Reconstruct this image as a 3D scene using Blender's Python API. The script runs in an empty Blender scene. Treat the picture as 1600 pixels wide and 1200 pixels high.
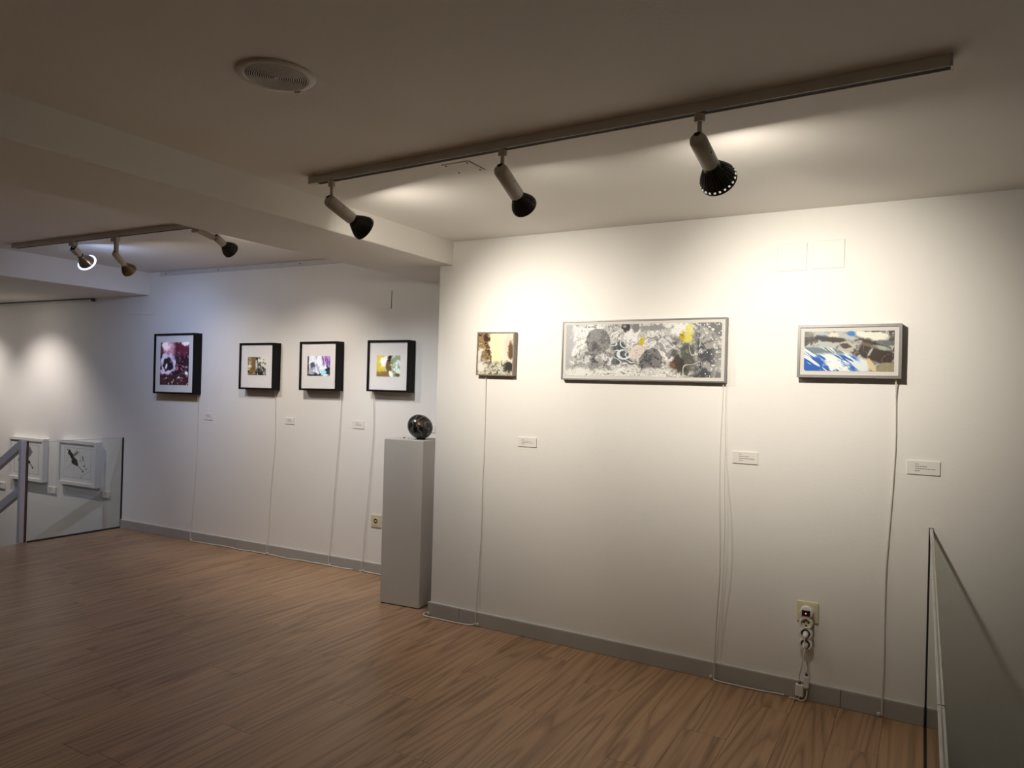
import bpy, math, random
import numpy as np
from mathutils import Vector, Matrix

# ------------------------------------------------------------------ camera, world, exposure
SC = bpy.context.scene
COL = SC.collection
FPX, YAW, PITCH, ROLL, CAM_Y, CAM_Z = 1122.386, 0.5213, 0.0055, 0.0276, -3.8345, 1.5
fw = Vector((-math.sin(YAW) * math.cos(PITCH), math.cos(YAW) * math.cos(PITCH), math.sin(PITCH)))
rt = Vector((math.cos(YAW), math.sin(YAW), 0)); up = rt.cross(fw)
r2 = math.cos(ROLL) * rt + math.sin(ROLL) * up; u2 = -math.sin(ROLL) * rt + math.cos(ROLL) * up
cam_data = bpy.data.cameras.new('camera'); cam = bpy.data.objects.new('camera', cam_data); COL.objects.link(cam)
cam.matrix_world = Matrix(((r2.x, u2.x, -fw.x, 0), (r2.y, u2.y, -fw.y, CAM_Y), (r2.z, u2.z, -fw.z, CAM_Z), (0, 0, 0, 1)))
cam_data.sensor_fit = 'HORIZONTAL'; cam_data.sensor_width = 36.0; cam_data.lens = FPX / 1600 * 36.0
cam_data.clip_start = 0.02
SC.camera = cam
world = bpy.data.worlds.new('world'); SC.world = world; world.use_nodes = True
world.node_tree.nodes['Background'].inputs[0].default_value = (0.9, 0.85, 0.8, 1)
world.node_tree.nodes['Background'].inputs[1].default_value = 0.0
SC.view_settings.view_transform = 'Standard'; SC.view_settings.look = 'None'
SC.view_settings.gamma = 1.0; SC.view_settings.use_curve_mapping = False
SC.view_settings.exposure = 0.36
SC.cycles.max_bounces = 10; SC.cycles.diffuse_bounces = 6; SC.cycles.transparent_max_bounces = 16
SC.cycles.sample_clamp_indirect = 4.0
SC.cycles.use_denoising = True

# lamp powers (W) and colours: flood = wide spill of the bulb face, spot = its beam
WARM = (1.0, 0.92, 0.80); WARM2 = (1.0, 0.90, 0.80); COOL = (0.46, 0.60, 1.0); NEUTRAL = (0.95, 0.96, 1.0)
LP = dict(flood=3.2, spot=30.0)

# ------------------------------------------------------------------ fitted room dimensions
H, H2, HB, HS = 2.4355, 2.5285, 2.2844, 2.3068      # main ceiling, left ceiling, beam underside, soffit underside
B1, B2, S = -2.667, -3.310, -6.594                  # beam faces, soffit face
X0 = -2.7714                                        # left end of the right-hand wall
AL = 0.039; LA = Vector((-4.0, 0.5758, 0)); LE = Vector((math.cos(AL), math.sin(AL), 0)); LN = Vector((math.sin(AL), -math.cos(AL), 0))
FLOOR_L, FLOOR_R, BACK = -6.935, 0.055, -6.1

def lwp(u, z, off=0.0):
    return LA + LE * u + LN * off + Vector((0, 0, z))

# ------------------------------------------------------------------ helpers
def s2l(c):
    return tuple(((v / 12.92) if v <= 0.04045 else ((v + 0.055) / 1.055) ** 2.4) for v in c)
def hexc(r, g, b): return s2l((r / 255, g / 255, b / 255))

class MB:
    def __init__(s): s.v = []; s.f = []
    def add(s, vs, fs):
        o = len(s.v); s.v += [tuple(v) for v in vs]; s.f += [tuple(i + o for i in f) for f in fs]; return s
    def box(s, c, d, rot=None):
        c = Vector(c); pts = []
        for z in (-.5, .5):
            for y in (-.5, .5):
                for x in (-.5, .5):
                    p = Vector((x * d[0], y * d[1], z * d[2]))
                    if rot is not None: p = rot @ p
                    pts.append(c + p)
        return s.add(pts, [(0, 2, 3, 1), (4, 5, 7, 6), (0, 1, 5, 4), (2, 6, 7, 3), (0, 4, 6, 2), (1, 3, 7, 5)])
    def mm(s, a, b):
        return s.box([(p + q) / 2 for p, q in zip(a, b)], [q - p for p, q in zip(a, b)])
    def bbox(s, a, b, bev=0.004):          # bevelled (chamfered) box from min to max
        c = [(p + q) / 2 for p, q in zip(a, b)]; h = [(q - p) / 2 for p, q in zip(a, b)]
        bev = min(bev, min(h) * 0.9); vs = []; idx = {}
        for sx in (-1, 1):
            for sy in (-1, 1):
                for sz in (-1, 1):
                    for ax in range(3):
                        p = [sx * h[0], sy * h[1], sz * h[2]]
                        for k in range(3):
                            if k != ax: p[k] -= (sx, sy, sz)[k] * bev
                        idx[(sx, sy, sz, ax)] = len(vs); vs.append([c[k] + p[k] for k in range(3)])
        fs = []
        for ax in range(3):
            o = [k for k in range(3) if k != ax]
            for sg in (-1, 1):
                q = []
                for (a_, b_) in ((-1, -1), (1, -1), (1, 1), (-1, 1)):
                    t = [0, 0, 0]; t[ax] = sg; t[o[0]] = a_; t[o[1]] = b_; q.append(idx[(*t, ax)])
                fs.append(tuple(q))
            for a_ in (-1, 1):             # edges parallel to ax
                for b_ in (-1, 1):
                    q = []
                    for sg, axx in ((-1, o[0]), (1, o[0]), (1, o[1]), (-1, o[1])):
                        t = [0, 0, 0]; t[ax] = sg; t[o[0]] = a_; t[o[1]] = b_; q.append(idx[(*t, axx)])
                    fs.append(tuple(q))
        for sx in (-1, 1):
            for sy in (-1, 1):
                for sz in (-1, 1): fs.append(tuple(idx[(sx, sy, sz, k)] for k in range(3)))
        return s.add(vs, fs)
    def lathe(s, prof, o, d, n=32, cap0=False, cap1=False):   # prof [(r, t along d)]
        o = Vector(o); q = Vector(d).normalized().to_track_quat('Z', 'Y'); vs = []; fs = []
        for r, t in prof:
            for k in range(n):
                a = 2 * math.pi * k / n
                vs.append(o + q @ Vector((r * math.cos(a), r * math.sin(a), t)))
        for i in range(len(prof) - 1):
            for k in range(n):
                fs.append((i * n + k, i * n + (k + 1) % n, (i + 1) * n + (k + 1) % n, (i + 1) * n + k))
        if cap0: fs.append(tuple(range(n))[::-1])
        if cap1: fs.append(tuple((len(prof) - 1) * n + k for k in range(n)))
        return s.add(vs, fs)
    def tube(s, pts, r, n=8):
        pts = [Vector(p) for p in pts]; vs = []; fs = []; ref = Vector((0.31, 0.57, 0.76))
        for i, p in enumerate(pts):
            t = (pts[min(i + 1, len(pts) - 1)] - pts[max(i - 1, 0)]).normalized()
            a = t.cross(ref).normalized(); b = t.cross(a); ref = b.cross(t) if False else ref
            for k in range(n):
                w = 2 * math.pi * k / n; vs.append(p + a * (r * math.cos(w)) + b * (r * math.sin(w)))
        for i in range(len(pts) - 1):
            for k in range(n): fs.append((i * n + k, i * n + (k + 1) % n, (i + 1) * n + (k + 1) % n, (i + 1) * n + k))
        fs.append(tuple(range(n))[::-1]); fs.append(tuple((len(pts) - 1) * n + k for k in range(n)))
        return s.add(vs, fs)
    def mesh(s, name, mat, smooth=False):
        me = bpy.data.meshes.new(name); me.from_pydata(s.v, [], s.f); me.materials.append(mat)
        import bmesh
        b = bmesh.new(); b.from_mesh(me); bmesh.ops.recalc_face_normals(b, faces=b.faces); b.to_mesh(me); b.free()
        if smooth:
            me.shade_smooth()
            me.set_sharp_from_angle(angle=math.radians(40))
        return me
    def build(s, name, mat, parent=None, smooth=False, loc=None, rz=0.0):
        o = bpy.data.objects.new(name, s.mesh(name, mat, smooth)); COL.objects.link(o)
        if parent: o.parent = parent
        if loc is not None: o.location = loc
        o.rotation_euler.z = rz
        return o

def empty(name, loc, rz=0.0):
    o = bpy.data.objects.new(name, None); COL.objects.link(o); o.location = loc; o.rotation_euler.z = rz
    o.empty_display_size = 0.05
    return o
def tag(o, label, cat, group=None):
    o['label'] = label; o['category'] = cat
    if group: o['group'] = group
    return o
def struct(o, label=None, cat=None):
    o['kind'] = 'structure'
    if label: o['label'] = label
    if cat: o['category'] = cat
    return o
def smoothpath(pts, n=8):                  # Catmull-Rom
    P = [Vector(p) for p in pts]; P = [P[0] * 2 - P[1]] + P + [P[-1] * 2 - P[-2]]; out = []
    for i in range(1, len(P) - 2):
        a, b, c, d = P[i - 1:i + 3]
        for k in range(n):
            t = k / n
            out.append(0.5 * ((2 * b) + (c - a) * t + (2 * a - 5 * b + 4 * c - d) * t * t + (3 * b - a - 3 * c + d) * t ** 3))
    out.append(P[-2]); return out

# ------------------------------------------------------------------ materials
def mat(name, col=(.8, .8, .8), rough=.6, metal=0.0, spec=.5):
    m = bpy.data.materials.new(name); m.use_nodes = True
    b = m.node_tree.nodes['Principled BSDF']
    b.inputs['Base Color'].default_value = (*col, 1); b.inputs['Roughness'].default_value = rough
    b.inputs['Metallic'].default_value = metal; b.inputs['Specular IOR Level'].default_value = spec
    return m
def N(m, t, **kw):
    n = m.node_tree.nodes.new(t)
    for k, v in kw.items(): setattr(n, k, v)
    return n
def L(m, a, b): m.node_tree.links.new(a, b)
def bsdf(m): return m.node_tree.nodes['Principled BSDF']
def ramp(m, stops):
    r = N(m, 'ShaderNodeValToRGB'); e = r.color_ramp.elements
    while len(e) < len(stops): e.new(0.5)
    for el, (p, c) in zip(e, stops): el.position = p; el.color = (*c, 1)
    return r
def mottled(name, col, rough=.6, amt=.06, scale=6.0, bump=0.0, bscale=60.0, spec=.5, metal=0.0):
    m = mat(name, col, rough, metal, spec); tc = N(m, 'ShaderNodeTexCoord')
    n = N(m, 'ShaderNodeTexNoise'); n.inputs['Scale'].default_value = scale; n.inputs['Detail'].default_value = 4
    L(m, tc.outputs['Object'], n.inputs['Vector'])
    r = ramp(m, [(.3, tuple(c * (1 - amt) for c in col)), (.7, tuple(min(1, c * (1 + amt)) for c in col))])
    L(m, n.outputs['Fac'], r.inputs['Fac']); L(m, r.outputs['Color'], bsdf(m).inputs['Base Color'])
    if bump:
        n2 = N(m, 'ShaderNodeTexNoise'); n2.inputs['Scale'].default_value = bscale; n2.inputs['Detail'].default_value = 3
        L(m, tc.outputs['Object'], n2.inputs['Vector'])
        bp = N(m, 'ShaderNodeBump'); bp.inputs['Strength'].default_value = bump; bp.inputs['Distance'].default_value = .004
        L(m, n2.outputs['Fac'], bp.inputs['Height']); L(m, bp.outputs['Normal'], bsdf(m).inputs['Normal'])
    return m

M = {}
M['wall'] = mottled('white_wall_paint', (.83, .815, .78), .75, .015, 1.5, .12, 70, .25)
M['ceil'] = mottled('ceiling_paint', (.80, .77, .72), .8, .02, 1.2, .15, 60, .2)
M['base'] = mottled('grey_skirting_paint', (.40, .385, .36), .5, .06, 4, 0, 60, .4)
M['basetop'] = mottled('pale_skirting_edge', (.62, .60, .57), .5, .05, 4)
M['plinth'] = mottled('off_white_plinth_paint', (.58, .555, .51), .6, .03, 3, .08, 80, .3)
M['cream'] = mottled('cream_plastic', (.72, .66, .47), .4, .03, 8)
M['white_plastic'] = mottled('white_plastic', (.78, .76, .72), .4, .02, 8)
M['cord'] = mottled('white_cable', (.72, .69, .63), .5, .04, 30)
M['card'] = mottled('white_label_card', (.80, .78, .73), .7, .02, 20)
M['ink'] = mat('grey_print_ink', (.16, .15, .14), .7)
M['blackframe'] = mottled('black_frame_lacquer', (.006, .0055, .006), .5, .2, 12, 0, 60, .15)
M['mat_board'] = mottled('white_mat_board', (.93, .92, .92), .8, .015, 10)
M['silver'] = mottled('brushed_silver_frame', (.21, .205, .20), .42, .08, 30, 0, 60, .5, .35)
M['cream_mat'] = mottled('cream_mat_board', (.62, .60, .57), .8, .015, 10)
M['taupe'] = mottled('taupe_wood_frame', (.25, .20, .16), .5, .12, 25)
M['whiteframe'] = mottled('white_frame_paint', (.78, .77, .75), .5, .02, 10)
M['lampwhite'] = mottled('ivory_lamp_enamel', (.56, .51, .43), .4, .03, 12)
M['lampblack'] = mottled('black_heat_sink', (.012, .011, .011), .28, .2, 25, 0, 60, .6)
M['rib'] = mat('grey_heat_sink_fins', (.17, .165, .16), .3)
M['brass'] = mottled('bronze_reflector', (.38, .30, .20), .3, .15, 20, 0, 60, .5, .6)
M['chrome'] = mottled('dark_chrome_reflector', (.45, .42, .40), .22, .2, 9, 0, 60, .5, .9)
M['seam'] = mat('grey_paint_seam', (.60, .59, .57), .8)
M['dark'] = mat('dark_recess', (.006, .006, .006), .8)
M['gasket'] = mottled('black_rubber_gasket', (.012, .012, .013), .5, .2, 20)
M['steel'] = mottled('grey_painted_steel', (.62, .61, .66), .4, .04, 10)
M['brown'] = mottled('dark_brown_steel', (.085, .06, .05), .4, .1, 10)
M['track'] = mottled('ivory_track_enamel', (.62, .58, .51), .4, .03, 8)
M['grille'] = mottled('speaker_grille_metal', (.66, .61, .54), .4, .06, 20)
M['rail'] = mottled('pale_picture_rail', (.62, .61, .60), .4, .04, 10)
M['darkrail'] = mottled('dark_picture_rail', (.10, .10, .10), .4, .1, 10)
M['glassedge'] = mottled('polished_glass_edge', (.52, .54, .52), .2, .08, 10)
M['step'] = mottled('stone_stair_tread', (.42, .40, .38), .5, .08, 6)

def emit(name, col, st):
    m = mat(name, (.8, .8, .8), .4); b = bsdf(m)
    b.inputs['Emission Color'].default_value = (*col, 1); b.inputs['Emission Strength'].default_value = st
    return m
M['bulb_warm'] = emit('warm_bulb_face', WARM, 8.0); M['bulb_cool'] = emit('cool_bulb_face', COOL, 4.0); M['bulb_neutral'] = emit('neutral_bulb_face', NEUTRAL, 6.0)
M['bulb_dim'] = emit('dim_bulb_face', WARM, .6); M['slot'] = emit('lit_vent_slots', WARM, .42)
M['led'] = emit('red_led', (1, .08, .06), 1.2)

def make_glass(name, tint):
    m = bpy.data.materials.new(name); m.use_nodes = True; nt = m.node_tree; nt.nodes.remove(nt.nodes['Principled BSDF'])
    out = nt.nodes['Material Output']; g = N(m, 'ShaderNodeNewGeometry'); mr = N(m, 'ShaderNodeMapRange')
    mr.inputs['To Min'].default_value = 1.45; mr.inputs['To Max'].default_value = 1 / 1.45
    L(m, g.outputs['Backfacing'], mr.inputs['Value'])
    fr = N(m, 'ShaderNodeFresnel'); L(m, mr.outputs['Result'], fr.inputs['IOR'])
    t = N(m, 'ShaderNodeBsdfTransparent'); t.inputs['Color'].default_value = (*tint, 1)
    gl = N(m, 'ShaderNodeBsdfGlossy'); gl.inputs['Roughness'].default_value = .01; gl.inputs['Color'].default_value = (.95, .97, .96, 1)
    mx = N(m, 'ShaderNodeMixShader'); L(m, fr.outputs['Fac'], mx.inputs['Fac']); L(m, t.outputs[0], mx.inputs[1]); L(m, gl.outputs[0], mx.inputs[2])
    L(m, mx.outputs[0], out.inputs['Surface'])
    return m
M['glass'] = make_glass('greenish_glass', (.875, .895, .88)); M['glass_clear'] = make_glass('clear_glass', (.955, .968, .96)); M['glazing'] = make_glass('picture_glazing', (.985, .985, .985))

def make_wood():
    m = mat('oak_laminate', (.4, .25, .15), .34, 0, .38); b = bsdf(m)
    tc = N(m, 'ShaderNodeTexCoord'); oi = N(m, 'ShaderNodeObjectInfo')
    mul = N(m, 'ShaderNodeMath', operation='MULTIPLY'); mul.inputs[1].default_value = 57.0; L(m, oi.outputs['Random'], mul.inputs[0])
    cx = N(m, 'ShaderNodeCombineXYZ'); L(m, mul.outputs[0], cx.inputs['X']); L(m, mul.outputs[0], cx.inputs['Y'])
    ad = N(m, 'ShaderNodeVectorMath', operation='ADD'); L(m, tc.outputs['Object'], ad.inputs[0]); L(m, cx.outputs[0], ad.inputs[1])
    def stretched(sx, sy, scale, det, rough=.5):
        mp = N(m, 'ShaderNodeMapping'); mp.inputs['Scale'].default_value = (sx, sy, 1); L(m, ad.outputs[0], mp.inputs['Vector'])
        n = N(m, 'ShaderNodeTexNoise'); n.inputs['Scale'].default_value = scale; n.inputs['Detail'].default_value = det; n.inputs['Roughness'].default_value = rough
        L(m, mp.outputs[0], n.inputs['Vector']); return n.outputs['Fac']
    big = stretched(6.5, .42, 1.0, 1.0)                      # contours of this make the cathedral arches
    k = N(m, 'ShaderNodeMath', operation='MULTIPLY'); k.inputs[1].default_value = 11.0; L(m, big, k.inputs[0])
    fr = N(m, 'ShaderNodeMath', operation='FRACT'); L(m, k.outputs[0], fr.inputs[0])
    rings = ramp(m, [(0.0, (.12, .12, .12)), (.10, (.30, .30, .30)), (.42, (.72, .72, .72)), (.86, (.56, .56, .56)), (1.0, (.14, .14, .14))]); L(m, fr.outputs[0], rings.inputs['Fac'])
    fine = stretched(130, 2.2, 1.0, 4.0, .65); med = stretched(26, .7, 1.0, 4.0, .6)
    fmix = N(m, 'ShaderNodeMix', data_type='FLOAT'); fmix.inputs[0].default_value = .45; L(m, rings.outputs['Color'], fmix.inputs[2]); L(m, fine, fmix.inputs[3])
    fm2 = N(m, 'ShaderNodeMix', data_type='FLOAT'); fm2.inputs[0].default_value = .35; L(m, fmix.outputs[0], fm2.inputs[2]); L(m, med, fm2.inputs[3])
    cr = ramp(m, [(.22, (.135, .072, .038)), (.40, (.30, .180, .100)), (.56, (.43, .268, .155)), (.76, (.53, .345, .208))]); L(m, fm2.outputs[0], cr.inputs['Fac'])
    hv = N(m, 'ShaderNodeMapRange'); hv.inputs['To Min'].default_value = .92; hv.inputs['To Max'].default_value = 1.08; L(m, oi.outputs['Random'], hv.inputs['Value'])
    hs = N(m, 'ShaderNodeHueSaturation'); L(m, cr.outputs['Color'], hs.inputs['Color']); L(m, hv.outputs[0], hs.inputs['Value'])
    L(m, hs.outputs['Color'], b.inputs['Base Color'])
    bp = N(m, 'ShaderNodeBump'); bp.inputs['Strength'].default_value = .12; bp.inputs['Distance'].default_value = .001; L(m, fine, bp.inputs['Height']); L(m, bp.outputs['Normal'], b.inputs['Normal'])
    return m
M['wood'] = make_wood()

def make_sphere_mat():
    m = mat('black_swirled_lacquer', (.01, .01, .01), .22, 0, .6); tc = N(m, 'ShaderNodeTexCoord')
    w = N(m, 'ShaderNodeTexWave'); w.inputs['Scale'].default_value = 6; w.inputs['Distortion'].default_value = 9; w.inputs['Detail'].default_value = 3; w.inputs['Detail Scale'].default_value = 1.6
    L(m, tc.outputs['Object'], w.inputs['Vector'])
    r = ramp(m, [(0, (.008, .008, .009)), (.86, (.012, .011, .011)), (.96, (.05, .049, .048)), (1, (.13, .125, .12))]); L(m, w.outputs['Fac'], r.inputs['Fac'])
    n = N(m, 'ShaderNodeTexNoise'); n.inputs['Scale'].default_value = 14; n.inputs['Detail'].default_value = 5; L(m, tc.outputs['Object'], n.inputs['Vector'])
    r2_ = ramp(m, [(.50, (0, 0, 0)), (.62, (.10, .045, .014)), (.75, (.42, .2, .06))]); L(m, n.outputs['Fac'], r2_.inputs['Fac'])
    # the amber patch keeps to one side of the ball
    vm = N(m, 'ShaderNodeVectorMath', operation='DISTANCE'); vm.inputs[1].default_value = (.026, -.080, .006); L(m, tc.outputs['Object'], vm.inputs[0])
    mr = N(m, 'ShaderNodeMapRange'); mr.inputs['From Min'].default_value = .085; mr.inputs['From Max'].default_value = .02; L(m, vm.outputs['Value'], mr.inputs['Value'])
    mx = N(m, 'ShaderNodeMix', data_type='RGBA', blend_type='ADD'); L(m, mr.outputs[0], mx.inputs[0]); L(m, r.outputs['Color'], mx.inputs[6]); L(m, r2_.outputs['Color'], mx.inputs[7])
    L(m, mx.outputs[2], bsdf(m).inputs['Base Color'])
    return m
M['orb'] = make_sphere_mat()

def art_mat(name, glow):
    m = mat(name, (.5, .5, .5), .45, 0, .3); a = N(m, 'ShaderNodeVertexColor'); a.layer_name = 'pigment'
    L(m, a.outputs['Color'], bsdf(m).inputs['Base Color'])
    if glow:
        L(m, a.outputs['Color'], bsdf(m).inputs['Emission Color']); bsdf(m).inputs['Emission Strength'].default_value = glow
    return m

# ------------------------------------------------------------------ THE SETTING
# floor: sub-floor slab with individual laminate planks running towards the picture walls
fl = MB(); fl.mm((FLOOR_L, BACK, -.30), (FLOOR_R, 0.0, -.012)).mm((FLOOR_L, 0.0, -.30), (X0, .70, -.012))
floor = struct(fl.build('floor', M['step']))
PW, PL = .192, 1.285; rng = random.Random(4)
def plank_mesh(w, l):
    return MB().bbox((-w / 2 + .0004, -l / 2 + .0004, -.011), (w / 2 - .0004, l / 2 - .0004, 0), .0009).mesh('plank', M['wood'])
full = plank_mesh(PW, PL); cuts = {}
def put_plank(x, w, y0, y1):
    key = (round(w, 3), round(y1 - y0, 3))
    if key == (PW, PL): me = full
    else:
        if key not in cuts: cuts[key] = plank_mesh(w, y1 - y0)
        me = cuts[key]
    o = bpy.data.objects.new('plank', me); COL.objects.link(o); o.location = (x, (y0 + y1) / 2, 0); o.parent = floor
offs = [0.0, .43, .86, .21, .64, 1.07]; i = 0; x = FLOOR_R
while x > FLOOR_L + .01:
    w = min(PW, x - FLOOR_L); xc = x - w / 2; top = 0.0 if xc > X0 else .60
    y = top - offs[i % 6] * .999
    if top - y > .05: put_plank(xc, w, y, top)
    else: y = top
    while y > BACK + .02:
        y0 = max(BACK, y - PL); put_plank(xc, w, y0, y); y = y0
    x -= w; i += 1

# walls
wl = MB(); wl.mm((-7.3, -.15, -3.0), (1.24, 0, 2.85))
wall_left = struct(wl.build('wall_left', M['wall'], loc=LA, rz=AL)); 
for v in wall_left.data.vertices: v.co.y = v.co.y + .15       # front face on the wall plane
wall_right = struct(MB().bbox((X0, 0.0, -3.0), (2.6, .66, 2.85), .004).build('wall_right', M['wall']))
struct(MB().mm((-11.4, BACK - .15, -3.0), (2.75, BACK, 2.85)).build('wall_back', M['wall']))
struct(MB().mm((2.6, BACK, -3.0), (2.75, .66, 2.85)).build('wall_far_right', M['wall']))
struct(MB().mm((-11.4, BACK, -3.0), (-11.25, .6, 2.85)).build('wall_far_left', M['wall']))
# ceilings and beams
struct(MB().mm((B1, BACK, H), (2.6, 0.0, 2.85)).build('ceiling', M['ceil']))
struct(MB().bbox((B2, BACK, HB), (B1, .70, 2.85), .005).build('ceiling_beam', M['ceil']))
struct(MB().mm((S, BACK, H2), (B2, .70, 2.85)).build('ceiling_left', M['ceil']))
struct(MB().bbox((-11.25, BACK, HS), (S, .70, 2.85), .006).build('ceiling_soffit', M['ceil']))
# lower storey seen down the stairwells
struct(MB().mm((-11.25, BACK, -3.0), (FLOOR_L, .6, -2.72)).build('floor_lower_left', M['step']))
struct(MB().mm((FLOOR_R, BACK, -3.0), (2.6, 0, -2.72)).build('floor_lower_right', M['step']))
st = empty('stairs', (FLOOR_L, -1.15, 0)); struct(st)
for k in range(14):
    z = -.18 * (k + 1)
    MB().bbox((-.28 * (k + 1), -.65, z - .18), (-.28 * k, .65, z), .006).build('step', M['step'], st)
# skirting boards
bl = empty('baseboard_left', LA, AL); struct(bl)
for a, b in ((-2.915, -1.286), (-1.284, .75), (.752, 1.20)):
    p = MB().bbox((a, -.013, 0), (b, .0, .082), .002).build('board', M['base'], bl)
    MB().bbox((a, -.011, .082), (b, .0, .0865), .001).build('edge_strip', M['basetop'], p)
br = empty('baseboard_right', (0, 0, 0)); struct(br)
for a, b in ((-2.784, -2.539), (-2.537, -.32), (-.318, .030)):
    p = MB().bbox((a, -.013, 0), (b, .0, .086), .002).build('board', M['base'], br)
    MB().bbox((a, -.011, .086), (b, .0, .0905), .001).build('edge_strip', M['basetop'], p)
p = MB().bbox((-2.784, .0005, 0), (X0, .55, .086), .002).build('board', M['base'], br)

# blanking plates painted over, on the walls
def wall_plate(name, label, c, w, h, rz, t=.0035, gap=True):
    e = empty(name, c, rz)
    MB().bbox((-w / 2, -t, -h / 2), (w / 2, 0, h / 2), .0015).build('plate', M['wall'], e)
    if gap:
        MB().mm((w / 2 + .0005, -.0012, -h / 2), (w / 2 + .0045, 0, h / 2)).build('shadow_gap', M['dark'], e)
    else:
        g = MB(); g.mm((-w / 2, -.0012, -h / 2 - .0022), (w / 2 + .002, 0, -h / 2)).mm((w / 2, -.0012, -h / 2), (w / 2 + .0018, 0, h / 2)).mm((-w / 2 - .0016, -.0012, -h / 2), (-w / 2, 0, h / 2)).mm((-w / 2, -.0012, h / 2), (w / 2, 0, h / 2 + .0014)); g.build('paint_seam', M['seam'], e)
    return tag(e, label, 'cover plate', 'painted cover plates')
wall_plate('cover_plate', 'white square cover plate above the blue painting, the one nearer the wide grey painting', (-.594, 0, 2.198), .14, .135, 0, .003, False)
wall_plate('cover_plate', 'white square cover plate above the blue painting, the one farther from the wide grey painting', (-.423, 0, 2.201), .142, .137, 0, .003, False)
wall_plate('cover_plate', 'square painted cover plate with a dark gap, high above the yellow framed print', lwp(.275, 2.17), .137, .142, AL)
wall_plate('cover_plate', 'faint painted cover plate under the soffit corner, farther from the purple print', lwp(-2.80, 2.182), .185, .118, AL, .004, False)
wall_plate('cover_plate', 'faint painted cover plate under the soffit corner, nearer the purple print', lwp(-2.61, 2.178), .185, .122, AL, .004, False)
# picture rails
rl = empty('picture_rail', lwp(0, 0), AL); tag(rl, 'pale metal picture rail along the top of the left wall', 'rail')
MB().bbox((-2.43, -.012, 2.487), (.62, 0, 2.524), .003).build('bar', M['rail'], rl)
for u in (-2.34, -1.62, -.62, .2): MB().lathe([(.005, 0), (.005, .002)], (u, -.012, 2.506), (0, -1, 0), 10, False, True).build('screw', M['dark'], rl)
r0 = empty('picture_rail', lwp(0, 0), AL); tag(r0, 'dark thin picture rail at the top of the wall over the stairwell', 'rail')
MB().bbox((-6.9, -.03, HS - .030), (-3.47, 0, HS - .012), .003).build('bar', M['rail'], r0)
MB().bbox((-6.9, -.036, HS - .012), (-3.46, 0, HS - .001), .002).build('top_channel', M['darkrail'], r0)
MB().bbox((-3.468, -.038, HS - .034), (-3.446, 0, HS - .001), .003).build('end_cap', M['darkrail'], r0)
# ceiling access panel
ap = empty('access_panel', (-1.727, -1.297, H)); tag(ap, 'flush square ceiling panel with four dark screws behind the track', 'access panel')
MB().bbox((-.068, -.066, -.003), (.068, .066, 0), .0015).build('plate', M['ceil'], ap)
MB().mm((.0685, -.066, -.0012), (.072, .066, 0)).build('shadow_gap', M['dark'], ap)
for sx in (-1, 1):
    for sy in (-1, 1): MB().lathe([(.005, 0), (.004, .0015)], (sx * .054, sy * .05, -.003), (0, 0, -1), 10, False, True).build('screw', M['dark'], ap)

# ------------------------------------------------------------------ glass barriers
gb = empty('glass_barrier', (.041, 0, 0)); tag(gb, 'frameless glass barrier with polished edge on the right, by the blue painting wall', 'barrier')
for a, b in ((-1.075, -.006), (-2.20, -1.079), (-3.30, -2.204)):
    p = MB().mm((-.006, a, .006), (.006, b, .904)).build('pane', M['glass'], gb)
    MB().bbox((-.0065, a, .9045), (.0065, b, .9085), .001).build('polished_edge', M['glassedge'], p)
    MB().mm((-.0012, a, .9086), (.0012, b, .9092)).build('laminate_line', M['base'], p)
MB().mm((-.010, -.0055, 0), (.008, -.0005, .910)).build('wall_gasket', M['gasket'], gb)
MB().mm((-.012, -3.30, 0), (.008, -.006, .006)).build('floor_channel', M['gasket'], gb)

lb = empty('glass_barrier', (-6.922, -.41, 0)); tag(lb, 'low glass barrier at the stairwell in front of two white framed drawings', 'barrier')
p = MB().mm((-.006, .012, .012), (.006, .868, .893)).build('pane', M['glass_clear'], lb)
MB().bbox((-.006, .012, .8935), (.006, .868, .897), .001).build('polished_edge', M['glassedge'], p)
MB().mm((-.013, .869, .0), (.013, .893, .900)).build('wall_gasket', M['gasket'], lb)
MB().mm((-.012, .012, 0.0005), (.012, .868, .012)).build('floor_channel', M['gasket'], lb)
hr = empty('handrail', (-6.958, -.44, 0)); tag(hr, 'grey steel stair handrail descending beside the low glass barrier', 'handrail')
MB().bbox((-.0225, -.022, 0), (.0225, .018, .905), .003).build('post', M['steel'], hr)
MB().bbox((.004, .0185, 0), (.0225, .040, .905), .002).build('clamp_strip', M['brown'], hr)
for zt, nm in ((.905, 'top_rail'), (.495, 'mid_rail')):
    q = MB(); Lr, sl = 2.3, -.545; pts = []
    for xx in (-.0230, -Lr):
        zz = zt + (xx + .0230) * -sl
        for yy in (-.026, .018):
            pts += [(xx, yy, zz), (xx, yy, zz - .078)]
    q.add(pts, [(0, 1, 3, 2), (4, 6, 7, 5), (0, 4, 5, 1), (2, 3, 7, 6), (0, 2, 6, 4), (1, 5, 7, 3)])
    q.build(nm, M['steel'], hr)
MB().bbox((-.0235, -.026, .827), (.0245, .0182, .909), .002).build('rail_end', M['steel'], hr)
MB().bbox((-2.0, -.02, -1.3), (-1.955, .018, -.18), .002).build('post', M['steel'], hr)

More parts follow.
